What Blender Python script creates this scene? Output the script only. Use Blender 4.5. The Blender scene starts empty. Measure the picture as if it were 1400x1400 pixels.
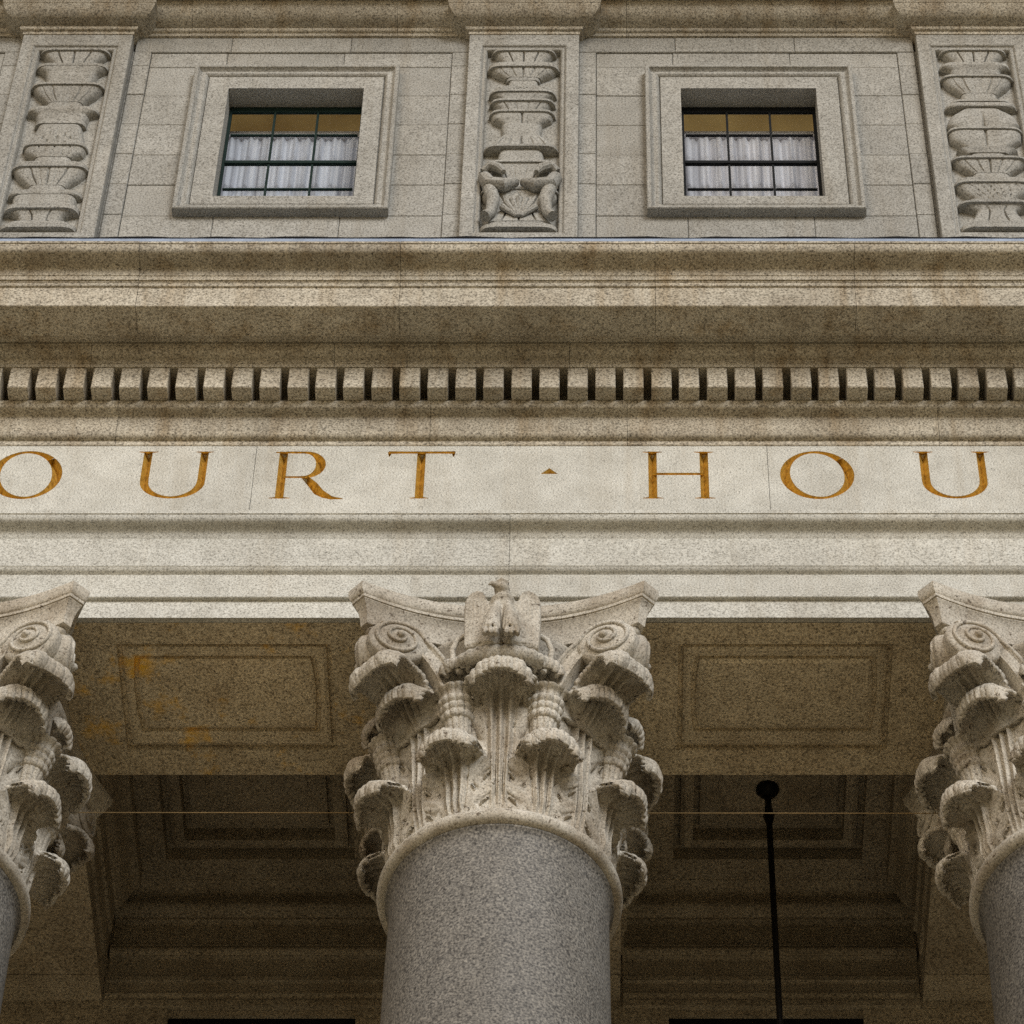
import bpy, bmesh, math, random
from mathutils import Vector, Matrix
R = math.radians
sin, cos, pi = math.sin, math.cos, math.pi
random.seed(7)
scene = bpy.context.scene
COL = scene.collection
BAY = 3.137
XS = (-BAY, 0.0, BAY)
XE = 8.2            # the facade runs on past both sides of the picture

# ------------------------------------------------------------------ materials
def new_mat(name):
    m = bpy.data.materials.new(name); m.use_nodes = True
    nt = m.node_tree; nt.nodes.clear()
    out = nt.nodes.new('ShaderNodeOutputMaterial')
    b = nt.nodes.new('ShaderNodeBsdfPrincipled')
    nt.links.new(b.outputs[0], out.inputs[0])
    return m, nt, b

def N(nt, typ, **kw):
    n = nt.nodes.new(typ)
    for k, v in kw.items():
        if k in n.inputs: n.inputs[k].default_value = v
        else: setattr(n, k, v)
    return n

def noise(nt, vec, scale, detail=3, rough=.55):
    n = N(nt, 'ShaderNodeTexNoise'); n.inputs['Scale'].default_value = scale
    n.inputs['Detail'].default_value = detail; n.inputs['Roughness'].default_value = rough
    nt.links.new(vec, n.inputs['Vector']); return n.outputs['Fac']

def ramp(nt, fac, stops, interp='LINEAR'):
    r = N(nt, 'ShaderNodeValToRGB'); cr = r.color_ramp; cr.interpolation = interp
    while len(cr.elements) < len(stops): cr.elements.new(.5)
    for e, (p, c) in zip(cr.elements, stops):
        e.position = p; e.color = (c[0], c[1], c[2], 1) if not isinstance(c, (int, float)) else (c, c, c, 1)
    nt.links.new(fac, r.inputs[0]); return r.outputs[0]

def mix(nt, blend, fac, a, b):
    m = N(nt, 'ShaderNodeMix', data_type='RGBA', blend_type=blend)
    for sock, v in ((m.inputs[0], fac), (m.inputs[6], a), (m.inputs[7], b)):
        if isinstance(v, bpy.types.NodeSocket): nt.links.new(v, sock)
        elif isinstance(v, (int, float)): sock.default_value = v if sock.type == 'VALUE' else (v, v, v, 1)
        else: sock.default_value = (*v, 1)
    return m.outputs[2]

def granite(name, tint=(1, 1, 1), grain=85, dark=.30, rough=.8, lichen=0.0, soot=0.0, pits=0.0, bump=.25, stops=None, flk=.35, streak=1.0, tone=.10, drip=0.0):
    m, nt, b = new_mat(name)
    pos = N(nt, 'ShaderNodeNewGeometry').outputs['Position']
    g = noise(nt, pos, grain, 3, .6)
    st = stops or [(dark, (.13, .122, .11)), (dark + .10, (.33, .32, .298)), (dark + .21, (.52, .513, .492)), (dark + .38, (.70, .695, .675))]
    c = ramp(nt, g, st)
    # black and rust mica flecks
    v = N(nt, 'ShaderNodeTexVoronoi'); v.inputs['Scale'].default_value = grain * .95
    nt.links.new(pos, v.inputs['Vector'])
    fl = ramp(nt, v.outputs['Color'], [(.0, .0), (.10, 0.0), (.13, 1.0), (1, 1.0)])
    c = mix(nt, 'MULTIPLY', flk, c, fl)
    # slow tone drift from block to block
    big = ramp(nt, noise(nt, pos, .75, 4, .6), [(.25, (.78, .76, .73)), (.5, (.97, .96, .94)), (.75, (1.12, 1.10, 1.07))])
    c = mix(nt, 'MULTIPLY', 1.0, c, big)
    mid = ramp(nt, noise(nt, pos, 7, 4, .6), [(.3, (.84, .82, .79)), (.7, (1.08, 1.07, 1.06))])
    c = mix(nt, 'MULTIPLY', .8, c, mid)
    # rain streaks: noise drawn out vertically
    mp = N(nt, 'ShaderNodeMapping'); mp.inputs['Scale'].default_value = (5.5, 5.5, .32)
    nt.links.new(pos, mp.inputs['Vector'])
    sk = ramp(nt, noise(nt, mp.outputs[0], 1.0, 5, .65), [(.50, 0.0), (.72, streak)])
    c = mix(nt, 'MULTIPLY', sk, c, (.70, .61, .49))
    # every block of stone has its own tone
    gi = N(nt, 'ShaderNodeNewGeometry').outputs['Random Per Island']; oi = N(nt, 'ShaderNodeObjectInfo').outputs['Random']
    ad = N(nt, 'ShaderNodeMath', operation='ADD'); nt.links.new(gi, ad.inputs[0]); nt.links.new(oi, ad.inputs[1])
    fm = N(nt, 'ShaderNodeMath', operation='FRACT'); nt.links.new(ad.outputs[0], fm.inputs[0])
    c = mix(nt, 'MULTIPLY', 1.0, c, ramp(nt, fm.outputs[0], [(0, (1 - tone, 1 - tone, 1 - tone)), (.5, (1, .995, .985)), (1, (1 + tone*.5, 1 + tone*.5, 1 + tone*.5))]))
    if drip:
        m2 = N(nt, 'ShaderNodeMapping'); m2.inputs['Scale'].default_value = (8, .6, .5)
        nt.links.new(pos, m2.inputs['Vector'])
        dk = ramp(nt, noise(nt, m2.outputs[0], 1.0, 4, .6), [(.66, 0.0), (.76, drip)])
        c = mix(nt, 'MIX', dk, c, (.66, .62, .54))
    if soot:
        s = ramp(nt, noise(nt, pos, 2.6, 6, .68), [(.45, 0.0), (.68, soot)])
        c = mix(nt, 'MULTIPLY', s, c, (.42, .34, .25))
    if pits:
        p = ramp(nt, noise(nt, pos, 30, 3, .55), [(.30, pits), (.37, 0.0)])
        c = mix(nt, 'MULTIPLY', p, c, (.16, .11, .07))
    if lichen:
        l = ramp(nt, noise(nt, pos, 3.2, 6, .7), [(.55, 0.0), (.70, lichen)])
        sx = N(nt, 'ShaderNodeSeparateXYZ'); nt.links.new(pos, sx.inputs[0])
        mk = N(nt, 'ShaderNodeMapRange'); nt.links.new(sx.outputs[0], mk.inputs[0]); mk.inputs[1].default_value = -.9; mk.inputs[2].default_value = -.2; mk.inputs[3].default_value = 1; mk.inputs[4].default_value = 0
        mm = N(nt, 'ShaderNodeMath', operation='MULTIPLY'); nt.links.new(l, mm.inputs[0]); nt.links.new(mk.outputs[0], mm.inputs[1])
        c = mix(nt, 'MIX', mm.outputs[0], c, (.66, .42, .035))
    c = mix(nt, 'MULTIPLY', 1.0, c, tint)
    nt.links.new(c, b.inputs['Base Color'])
    b.inputs['Roughness'].default_value = rough
    b.inputs['Specular IOR Level'].default_value = .25
    bp = N(nt, 'ShaderNodeBump'); bp.inputs['Strength'].default_value = bump; bp.inputs['Distance'].default_value = .006
    nt.links.new(mix(nt, 'MIX', .5, g, noise(nt, pos, 22, 4, .6)), bp.inputs['Height'])
    nt.links.new(bp.outputs[0], b.inputs['Normal'])
    return m

M = {}
M['granite'] = granite('grey_granite', (.975, 1.0, .985), grain=105, flk=.22, dark=.26, soot=.08, streak=.35, tone=.06)
M['attic'] = granite('shaded_attic_granite', (.64, .645, .63), grain=90, flk=.25, dark=.28, streak=.4)  # darker copy of the granite; shade of the upper cornice is in the tint
M['weathered'] = granite('weathered_granite', (.95, .905, .80), drip=.6, soot=.42, dark=.32, grain=85)
M['soffit'] = granite('brightened_soffit_granite', (1.42, 1.28, 1.0), soot=.4, lichen=.9, dark=.32, grain=80, streak=.3)  # stained granite, tint lifted to stand in for light bounced up from below
M['carved'] = granite('carved_granite', (.95, .92, .855), soot=.65, pits=.8, dark=.25, grain=95, bump=.4, flk=.2, streak=.3)
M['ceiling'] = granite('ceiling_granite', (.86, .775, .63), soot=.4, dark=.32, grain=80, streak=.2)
M['shaft'] = granite('polished_shaft_granite', (.65, .63, .59), grain=78, rough=.6, bump=.08, streak=.08,
                     stops=[(.30, (.05, .05, .052)), (.42, (.17, .17, .172)), (.54, (.31, .31, .31)), (.70, (.52, .515, .50))])

def plain(name, col, rough=.5, metal=0.0, var=.25, scale=20):
    m, nt, b = new_mat(name)
    pos = N(nt, 'ShaderNodeNewGeometry').outputs['Position']
    f = ramp(nt, noise(nt, pos, scale, 4, .6), [(.3, 1 - var), (.7, 1 + var * .4)])
    nt.links.new(mix(nt, 'MULTIPLY', 1.0, col, f), b.inputs['Base Color'])
    b.inputs['Roughness'].default_value = rough; b.inputs['Metallic'].default_value = metal; b.inputs['Specular IOR Level'].default_value = .12
    return m
M['iron'] = plain('black_iron', (.012, .011, .010), .5)
M['cable'] = plain('black_cable', (.010, .010, .011), .6)
M['lead'] = plain('sky_tinted_lead_flashing', (.50, .58, .70), .42, .55, .25, 9)  # blue of the reflected sky is put into the base colour
M['sash'] = plain('dark_bronze_sash', (.008, .009, .009), .6)
M['verdigris'] = plain('greenish_sash', (.010, .024, .020), .6)
M['paving'] = plain('warm_paving', (.54, .43, .245), .85, 0, .3, .6)
M['street'] = plain('asphalt', (.05, .05, .05), .9, 0, .3, 2)
M['wire'] = plain('brass_wire', (.30, .21, .10), .6, .2)
M['darkroom'] = plain('dark_interior', (.015, .013, .012), .8)
M['band'] = plain('white_plaster', (.75, .73, .74), .7)

def gold():
    m, nt, b = new_mat('weathered_gilding')
    pos = N(nt, 'ShaderNodeNewGeometry').outputs['Position']
    c = ramp(nt, noise(nt, pos, 42, 4, .6), [(.26, (.24, .13, .03)), (.42, (.47, .28, .05)), (.60, (.64, .41, .08)), (.76, (.78, .56, .19))])
    nt.links.new(c, b.inputs['Base Color'])
    b.inputs['Roughness'].default_value = .42; b.inputs['Metallic'].default_value = .45
    return m
M['gold'] = gold()

def lit_paint():
    m, nt, b = new_mat('lamplit_ceiling')
    pos = N(nt, 'ShaderNodeNewGeometry').outputs['Position']
    f = ramp(nt, noise(nt, pos, 1.6, 3, .5), [(.3, (.28, .165, .05)), (.7, (.62, .43, .16))])
    nt.links.new(f, b.inputs['Base Color']); nt.links.new(f, b.inputs['Emission Color'])
    b.inputs['Emission Strength'].default_value = .20  # lamplight is put into the paint as a glow; the room holds no lamp
    return m
M['lit'] = lit_paint()

def lace(name, tint):
    m, nt, b = new_mat(name)
    pos = N(nt, 'ShaderNodeNewGeometry').outputs['Position']
    mp = N(nt, 'ShaderNodeMapping'); mp.inputs['Scale'].default_value = (16, 1, .35)
    nt.links.new(pos, mp.inputs['Vector'])
    c = ramp(nt, noise(nt, mp.outputs[0], 1.5, 4, .6), [(.32, (.32, .31, .33)), (.58, (.66, .65, .68))])
    c = mix(nt, 'MULTIPLY', 1.0, c, tint)
    nt.links.new(c, b.inputs['Base Color']); b.inputs['Roughness'].default_value = .9
    nt.links.new(c, b.inputs['Emission Color']); b.inputs['Emission Strength'].default_value = .13   # glow added to brighten the net; no lamp stands behind it
    return m
M['lace'] = lace('white_net_curtain', (1, 1, 1)); M['lace_cool'] = lace('bluish_net_curtain', (.90, .94, .98))

def glass():
    m = bpy.data.materials.new('window_glass'); m.use_nodes = True
    nt = m.node_tree; nt.nodes.clear()
    out = N(nt, 'ShaderNodeOutputMaterial'); t = N(nt, 'ShaderNodeBsdfTransparent'); g = N(nt, 'ShaderNodeBsdfGlossy')
    t.inputs[0].default_value = (.93, .95, .95, 1); g.inputs['Roughness'].default_value = .02
    fr = N(nt, 'ShaderNodeFresnel'); fr.inputs[0].default_value = 1.5
    pos = N(nt, 'ShaderNodeNewGeometry').outputs['Position']
    bp = N(nt, 'ShaderNodeBump'); bp.inputs['Strength'].default_value = .05; bp.inputs['Distance'].default_value = .02
    nt.links.new(noise(nt, pos, 3, 2), bp.inputs['Height']); nt.links.new(bp.outputs[0], g.inputs['Normal'])
    ms = N(nt, 'ShaderNodeMixShader'); nt.links.new(fr.outputs[0], ms.inputs[0])
    nt.links.new(t.outputs[0], ms.inputs[1]); nt.links.new(g.outputs[0], ms.inputs[2]); nt.links.new(ms.outputs[0], out.inputs[0])
    return m
M['glass'] = glass()

# ------------------------------------------------------------------ helpers
class MB:
    def __init__(s): s.v = []; s.f = []
    def add(s, vs, fs):
        o = len(s.v); s.v += [tuple(p) for p in vs]; s.f += [tuple(i + o for i in f) for f in fs]
    def box(s, x0, x1, y0, y1, z0, z1):
        s.add([(x0,y0,z0),(x1,y0,z0),(x1,y1,z0),(x0,y1,z0),(x0,y0,z1),(x1,y0,z1),(x1,y1,z1),(x0,y1,z1)],
              [(0,3,2,1),(4,5,6,7),(0,1,5,4),(1,2,6,5),(2,3,7,6),(3,0,4,7)])
    def bevel_box(s, x0, x1, yf, yb, z0, z1, b=.006):      # block with eased front arrises (front = yf)
        f = [(x0+b,yf,z0+b),(x1-b,yf,z0+b),(x1-b,yf,z1-b),(x0+b,yf,z1-b)]
        m = [(x0,yf+b,z0),(x1,yf+b,z0),(x1,yf+b,z1),(x0,yf+b,z1)]
        k = [(x0,yb,z0),(x1,yb,z0),(x1,yb,z1),(x0,yb,z1)]
        F = [(0,1,2,3)]
        for i in range(4):
            j = (i+1) % 4; F += [(i, i+4, j+4, j), (i+4, i+8, j+8, j+4)]
        F.append((11,10,9,8)); s.add(f+m+k, F)
    def extr(s, prof, a, b, axis='x'):                     # closed (y,z) or (x,z) profile swept from a to b
        n = len(prof)
        if axis == 'x': vs = [(a, p[0], p[1]) for p in prof] + [(b, p[0], p[1]) for p in prof]
        else: vs = [(p[0], a, p[1]) for p in prof] + [(p[0], b, p[1]) for p in prof]
        s.add(vs, [(i, (i+1) % n, (i+1) % n + n, i + n) for i in range(n)] + [tuple(range(n-1, -1, -1)), tuple(range(n, 2*n))])
    def loops(s, loops, close=True, cap0=False, cap1=False):
        n = len(loops[0]); vs = [p for l in loops for p in l]; F = []
        for k in range(len(loops) - 1):
            for i in range(n if close else n - 1):
                j = (i+1) % n; F.append((k*n+i, k*n+j, (k+1)*n+j, (k+1)*n+i))
        if cap0: F.append(tuple(range(n-1, -1, -1)))
        if cap1: F.append(tuple(range((len(loops)-1)*n, len(loops)*n)))
        s.add(vs, F)
    def lathe(s, prof, n=64, cx=0, cy=0, cap=True):
        s.loops([[(cx + r*cos(2*pi*i/n), cy + r*sin(2*pi*i/n), z) for i in range(n)] for r, z in prof], True, cap, cap)
    def tube(s, pts, rad, n=10, sx=1.0, fl=0, fa=.0):
        pts = [Vector(p) for p in pts]; L = []
        up = Vector((0.013, .99, .1)).normalized()
        for i, p in enumerate(pts):
            t = (pts[min(i+1, len(pts)-1)] - pts[max(i-1, 0)]).normalized()
            a = t.cross(up); a = a.normalized() if a.length > 1e-4 else Vector((1, 0, 0)); c = a.cross(t).normalized()
            up = c
            r = rad[i] if isinstance(rad, (list, tuple)) else rad
            L.append([p + (a*(r*cos(2*pi*k/n)*sx) + c*(r*sin(2*pi*k/n)))*(1 - fa*(1 - abs(sin(fl*pi*k/n)))**2) for k in range(n)])
        s.loops(L, True, True, True)
    def ell(s, c, r, n=20, m=14, rot=None):
        L = []
        for k in range(m + 1):
            th = pi * (k + .001) / (m + .002); q = []
            for i in range(n):
                p = Vector((r[0]*sin(th)*cos(2*pi*i/n), r[1]*sin(th)*sin(2*pi*i/n), r[2]*cos(th)))
                if rot: p = rot @ p
                q.append(p + Vector(c))
            L.append(q)
        s.loops(L, True, True, True)
    def mesh(s, name, smooth=None, recalc=True):
        me = bpy.data.meshes.new(name); me.from_pydata(s.v, [], s.f); me.validate()
        if recalc:
            bm = bmesh.new(); bm.from_mesh(me); bmesh.ops.recalc_face_normals(bm, faces=bm.faces); bm.to_mesh(me); bm.free()
        if smooth is not None:
            me.polygons.foreach_set('use_smooth', [True] * len(me.polygons)); me.set_sharp_from_angle(angle=R(smooth))
        return me
    def build(s, name, mat, parent=None, smooth=None, loc=None, rotz=0.0, recalc=True):
        o = bpy.data.objects.new(name, s.mesh(name, smooth, recalc)); o.data.materials.append(mat); COL.objects.link(o)
        if parent: o.parent = parent
        if loc: o.location = loc
        o.rotation_euler.z = rotz
        return o

def thing(name, label, cat, loc=(0, 0, 0), group=None):
    o = bpy.data.objects.new(name, None); COL.objects.link(o); o.location = loc; o.empty_display_size = .2
    tag(o, label, cat, group); return o
def tag(o, label=None, cat=None, group=None, kind=None):
    if label: o['label'] = label
    if cat: o['category'] = cat
    if group: o['group'] = group
    if kind: o['kind'] = kind
    return o

def arc(p0, p1, bulge, n=8):
    """points of a curved moulding between two profile points; bulge>0 hollow (cavetto), <0 swollen (ovolo)"""
    (a, b), (c, d) = p0, p1; out = []
    nx, nz = -(d - b), (c - a)
    for i in range(1, n + 1):
        t = i / n; k = 4*t*(1-t)*bulge
        out.append((a + (c-a)*t + nx*k, b + (d-b)*t + nz*k))
    return out
def cyma(p0, p1, amp, n=12):
    (a, b), (c, d) = p0, p1; nx, nz = -(d - b), (c - a)
    return [(a+(c-a)*t + nx*amp*sin(2*pi*t), b+(d-b)*t + nz*amp*sin(2*pi*t)) for t in [i/n for i in range(1, n+1)]]

def blocks(mb, prof, joints, gap=.0025, wob=.0015):
    """one course of stone: the profile cut into blocks at the joints"""
    xs = [-XE] + list(joints) + [XE]
    for a, b in zip(xs, xs[1:]):
        dy, dz = random.uniform(-wob, wob), 0
        mb.extr([(y + dy, z + dz) for y, z in prof], a + gap/2, b - gap/2)
    # solid core just behind the joints
    return mb

# ------------------------------------------------------------------ the setting
gb = MB(); gb.add([(-220, -220, -15.6), (220, -220, -15.6), (220, 220, -15.6), (-220, 220, -15.6)], [(0, 1, 2, 3)])
tag(gb.build('plaza', M['paving']), kind='structure')
sb = MB(); sb.box(-220, 220, -46, -30, -15.7, -15.58)
tag(sb.build('road', M['street']), kind='structure')

house = thing('courthouse', 'granite courthouse front with gilded frieze lettering, dentils and two small attic windows', 'building', (0, 0, -15.6))
HZ = 15.6
class HB(MB):
    """meshes of the building are modelled in world coordinates and stored relative to its base"""
    def build(s, name, mat, parent=None, smooth=None, recalc=True):
        if parent is None: parent = house
        s.v = [(x, y, z + HZ) for x, y, z in s.v]
        return MB.build(s, name, mat, parent, smooth, recalc=recalc)

# architrave: three fasciae and a hollow crown
P = [(-.585, 1.645), (-.585, 1.790), (-.590, 1.793), (-.608, 1.793), (-.612, 1.797), (-.612, 1.817), (-.608, 1.822), (-.608, 1.994)]
P += arc((-.608, 1.998), (-.638, 2.030), .14, 6) + [(-.642, 2.034), (-.642, 2.277), (-.637, 2.281), (-.640, 2.286)]
P += cyma((-.645, 2.29), (-.728, 2.392), -.10, 14) + [(-.734, 2.395), (-.734, 2.424), (-.62, 2.44), (-.55, 2.46), (-.55, 1.645)]
mb = HB(); blocks(mb, P, [-6.27, -BAY, .02, BAY, 6.27])
mb.extr([(-.552, 1.725), (.548, 1.725), (.548, 2.46), (-.552, 2.46)], -XE, XE)
arch = mb.build('architrave', M['granite'], smooth=35)

# sunk panels on the underside of the architrave, one to a bay (same granite, its tint raised in place of bounced light)
def rrect(cx, cy, hx, hy, z, bow=0.0, n=10):
    pts = []
    for k in range(n + 1):      # right end, front to back
        t = k / n; pts.append((cx + hx + bow * (1 - (2*t-1)**2), cy - hy + 2*hy*t, z))
    for k in range(n + 1):
        t = k / n; pts.append((cx - hx - bow * (1 - (2*t-1)**2), cy + hy - 2*hy*t, z))
    return pts
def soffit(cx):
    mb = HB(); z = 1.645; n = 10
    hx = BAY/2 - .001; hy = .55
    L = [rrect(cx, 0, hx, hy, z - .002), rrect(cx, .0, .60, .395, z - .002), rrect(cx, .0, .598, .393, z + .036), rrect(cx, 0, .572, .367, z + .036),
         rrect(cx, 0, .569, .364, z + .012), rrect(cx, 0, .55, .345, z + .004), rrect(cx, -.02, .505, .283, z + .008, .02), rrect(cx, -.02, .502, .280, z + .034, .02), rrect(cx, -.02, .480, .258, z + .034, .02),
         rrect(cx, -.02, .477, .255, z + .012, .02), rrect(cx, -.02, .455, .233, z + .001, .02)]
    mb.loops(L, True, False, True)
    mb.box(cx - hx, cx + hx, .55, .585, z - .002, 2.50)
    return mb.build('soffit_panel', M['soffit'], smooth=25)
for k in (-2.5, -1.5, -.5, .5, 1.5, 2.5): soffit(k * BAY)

# frieze with the incised, gilded inscription
FY = -.60
def stroke(pts, hw, cut, lin, d=2.0, e0=True, e1=True):
    """V-cut stroke; pts in (x,z); hw half widths. cut: solid for the boolean, lin: the gilded valley"""
    n = len(pts); q = [Vector((p[0], p[1])) for p in pts]
    A = []; B = []; C = []
    for i, p in enumerate(q):
        t = (q[min(i+1, n-1)] - q[max(i-1, 0)]).normalized(); nn = Vector((-t.y, t.x)); w = hw[i]
        A.append(p + nn*w); B.append(p - nn*w); c = p.copy()
        if i == 0 and e0: c = p + t*min(w, (q[1]-q[0]).length*.9)
        if i == n-1 and e1: c = p - t*min(w, (q[-1]-q[-2]).length*.9)
        C.append((c, w*d))
    def P3(v, y): return (v.x, y, v.y)
    vs = []; F = []
    for i in range(n): vs += [P3(A[i], FY), P3(C[i][0], FY + C[i][1]), P3(B[i], FY)]
    for i in range(n-1): F += [(3*i, 3*i+1, 3*i+4, 3*i+3), (3*i+1, 3*i+2, 3*i+5, 3*i+4)]
    F += [(0, 1, 2), (3*n-1, 3*n-2, 3*n-3)]
    lin.add(vs, F)
    vs = []; F = []; k = .0025
    for i in range(n): vs += [P3(A[i], FY-.02), P3(A[i], FY+k), P3(C[i][0], FY + C[i][1] + k), P3(B[i], FY+k), P3(B[i], FY-.02)]
    for i in range(n-1):
        for j in range(5): F.append((5*i+j, 5*i+(j+1) % 5, 5*i+5+(j+1) % 5, 5*i+5+j))
    F += [(4, 3, 2, 1, 0), tuple(5*n-5+j for j in range(5))]
    cut.append((vs, F))
CUTS = []; LET = []
ZB, ZT = 2.703, 3.155; H = ZT - ZB; S = .0250; TH = .0102
def serif(x, z, w, up, c, l):
    stroke([(x - w, z), (x - w*.45, z - up*.003), (x, z - up*.005), (x + w*.45, z - up*.003), (x + w, z)], [.003, .006, .010, .006, .003], c, l)
def letter(ch, x0, x1):
    c = []; l = MB(); W = x1 - x0; zb, zt = ZB, ZT
    if ch == 'O':
        cx, cz = (x0+x1)/2, (zb+zt)/2; n = 56; pts = []; hw = []
        for i in range(n + 1):
            a = 2*pi*i/n + .8; tx = abs(cos(a - R(10)))
            w = .0105 + .0195*tx**1.6
            pts.append((cx + (W/2 - w)*cos(a), cz + (H/2 + .004 - w)*sin(a))); hw.append(w)
        stroke(pts, hw, c, l, 2.0, False, False)
    if ch == 'U':
        xl, xr = x0 + .056, x1 - .046; pts = []; hw = []
        for z in (zt, zt-.05, zt-.15, zb+.18): pts.append((xl, z)); hw.append(S)
        n = 18; rx = (xr-xl)/2; cx = (xl+xr)/2
        for i in range(1, n):
            a = pi + pi*i/n; pts.append((cx + rx*cos(a), zb + .165 + (.153)*sin(a))); hw.append(S*abs(cos(a))**1.3*1.0 + TH*(1-abs(cos(a))))
        for z in (zb+.18, zt-.15, zt-.05, zt): pts.append((xr, z)); hw.append(S*.92)
        stroke(pts, hw, c, l); serif(xl, zt-.004, .058, 1, c, l); serif(xr, zt-.004, .052, 1, c, l)
    if ch == 'R':
        xl = x0 + .068; stroke([(xl, zb), (xl, zb+.1), (xl, zt-.1), (xl, zt)], [S]*4, c, l); serif(xl, zb+.005, .062, -1, c, l)
        bt = zt - TH; bm = zb + .205; pts = [(xl-.05, bt), (xl+.06, bt), (xl+.115, bt)]; hw = [.006, TH, TH]
        cz = (bt+bm)/2; n = 16
        for i in range(1, n):
            a = pi/2 - pi*i/n; k = cos(a); pts.append((xl+.125+.098*k, cz+(bt-bm)/2*sin(a))); hw.append(TH + (.029-TH)*k**1.4)
        pts += [(xl+.115, bm), (xl+.01, bm)]; hw += [TH*.9, TH*.8]
        stroke(pts, hw, c, l)
        stroke([(xl+.135, bm), (xl+.185, bm-.07), (xl+.225, zb+.062), (xl+.262, zb+.030), (xl+.30, zb+.008), (x1, zb-.002)], [.020, .029, .031, .026, .016, .003], c, l)
    if ch == 'T':
        xc = (x0+x1)/2; stroke([(xc, zb), (xc, zb+.1), (xc, zt-.1), (xc, zt-.004)], [S]*4, c, l); serif(xc, zb+.005, .055, -1, c, l)
        stroke([(x0, zt-TH), (xc-.1, zt-TH), (xc+.1, zt-TH), (x1, zt-TH)], [.013, TH*1.05, TH*1.05, .013], c, l)
        for s, x in ((1, x0+.008), (-1, x1-.008)): stroke([(x, zt-.004), (x+s*.002, zt-.032), (x+s*.001, zt-.052)], [.010, .008, .002], c, l)
    if ch == 'H':
        xa, xb = x0 + .058, x1 - .056
        for x in (xa, xb):
            stroke([(x, zb), (x, zb+.1), (x, zt-.1), (x, zt)], [S]*4, c, l)
            serif(x, zb+.005, .060, -1, c, l); serif(x, zt-.005, .058, 1, c, l)
        zc = zb + .235; stroke([(xa, zc), (xa+.1, zc), (xb-.1, zc), (xb, zc)], [.011]*4, c, l)
    if ch == 'C':
        cx, cz = (x0+x1)/2, (zb+zt)/2; n = 40; pts = []; hw = []
        for i in range(n + 1):
            a = R(42) + (2*pi-R(84))*i/n; w = .008 + .021*abs(cos(a-R(10)))**1.6*(1 if cos(a) < .3 else .5)
            pts.append((cx + (W/2 - w)*cos(a), cz + (H/2 + .004 - w)*sin(a))); hw.append(w)
        stroke(pts, hw, c, l)
    if ch == 'S':
        cx = (x0+x1)/2; pts = []; hw = []; n = 36
        for i in range(n + 1):
            t = i/n
            if t < .5: a = R(30) + R(240)*t*2; p = (cx + W*.42*cos(a), zt - .12 + .11*sin(a))
            else: a = R(90) - R(240)*(t-.5)*2; p = (cx + W*.46*cos(a), zb + .125 + .12*sin(a))
            pts.append(p); hw.append(.010 + .020*math.exp(-((t-.5)/.16)**2))
        stroke(pts, hw, c, l)
    if ch == 'E':
        xl = x0 + .05; stroke([(xl, zb), (xl, zb+.1), (xl, zt-.1), (xl, zt)], [S]*4, c, l)
        for z, e in ((zt-TH, x1), (zb+.235, x1-.03), (zb+TH, x1+.01)): stroke([(xl-.04, z), (xl+.05, z), (e-.05, z), (e, z)], [.006, TH, TH, .013], c, l)
    if ch == '.':      # triangular word divider
        xc = (x0+x1)/2; z0, z1 = 2.938, 2.994
        base = [(x0, z0), (x1, z0), (xc, z1)]; ap = (xc, z0 + .010, .050)
        vs = [(p[0], FY, p[1]) for p in base] + [(ap[0], FY + ap[2], ap[1])]
        l.add(vs, [(0, 1, 3), (1, 2, 3), (2, 0, 3)])
        vs = [(p[0], FY-.02, p[1]) for p in base] + [(p[0], FY+.002, p[1]) for p in base] + [(ap[0], FY + ap[2] + .003, ap[1])]
        c.append((vs, [(2, 1, 0), (0, 1, 4, 3), (1, 2, 5, 4), (2, 0, 3, 5), (3, 4, 6), (4, 5, 6), (5, 3, 6)]))
    CUTS.extend(c); LET.append((ch, l))
for ch, a, b in (('C', -3.80, -3.42), ('O', -3.02, -2.60), ('U', -2.173, -1.740), ('R', -1.390, -.952), ('T', -.712, -.317), ('.', .186, .286),
                 ('H', .780, 1.195), ('O', 1.580, 2.012), ('U', 2.370, 2.806), ('S', 3.22, 3.50), ('E', 3.92, 4.22)):
    letter(ch, a, b)
mb = HB()
for a, b in zip([-XE, -4.6, -1.485, 1.512, 4.6], [-4.6, -1.485, 1.512, 4.6, XE]):
    mb.box(a + .0015, b - .0015, FY, -.40, 2.45, 3.206)
fr = mb.build('frieze', M['granite'])
cm = MB()
for vs, F in CUTS: cm.add([(x, y, z) for x, y, z in vs], F)
co = cm.build('cutter', M['granite'], loc=(0, 0, 0)); co.data.transform(Matrix.Translation((0, 0, 0)))
fr.data.transform(Matrix.Translation((0, 0, -HZ)))
bpy.context.view_layer.update()
fr.parent = None; fr.location = (0, 0, 0)
bm_ = fr.modifiers.new('cut', 'BOOLEAN'); bm_.operation = 'DIFFERENCE'; bm_.object = co; bm_.solver = 'EXACT'; bm_.use_self = True
dg = bpy.context.evaluated_depsgraph_get(); dg.update()
me = bpy.data.meshes.new_from_object(fr.evaluated_get(dg)); fr.modifiers.clear(); fr.data = me
bpy.data.objects.remove(co)
me.transform(Matrix.Translation((0, 0, HZ))); fr.parent = house
bk = HB(); bk.box(-XE, XE, -.46, .55, 2.46, 3.76); bk.build('core_wall', M['granite'])
for ch, l in LET:
    h = HB(); h.v, h.f = l.v, l.f
    h.build('letter' if ch != '.' else 'divider_mark', M['gold'], parent=fr)

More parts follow.
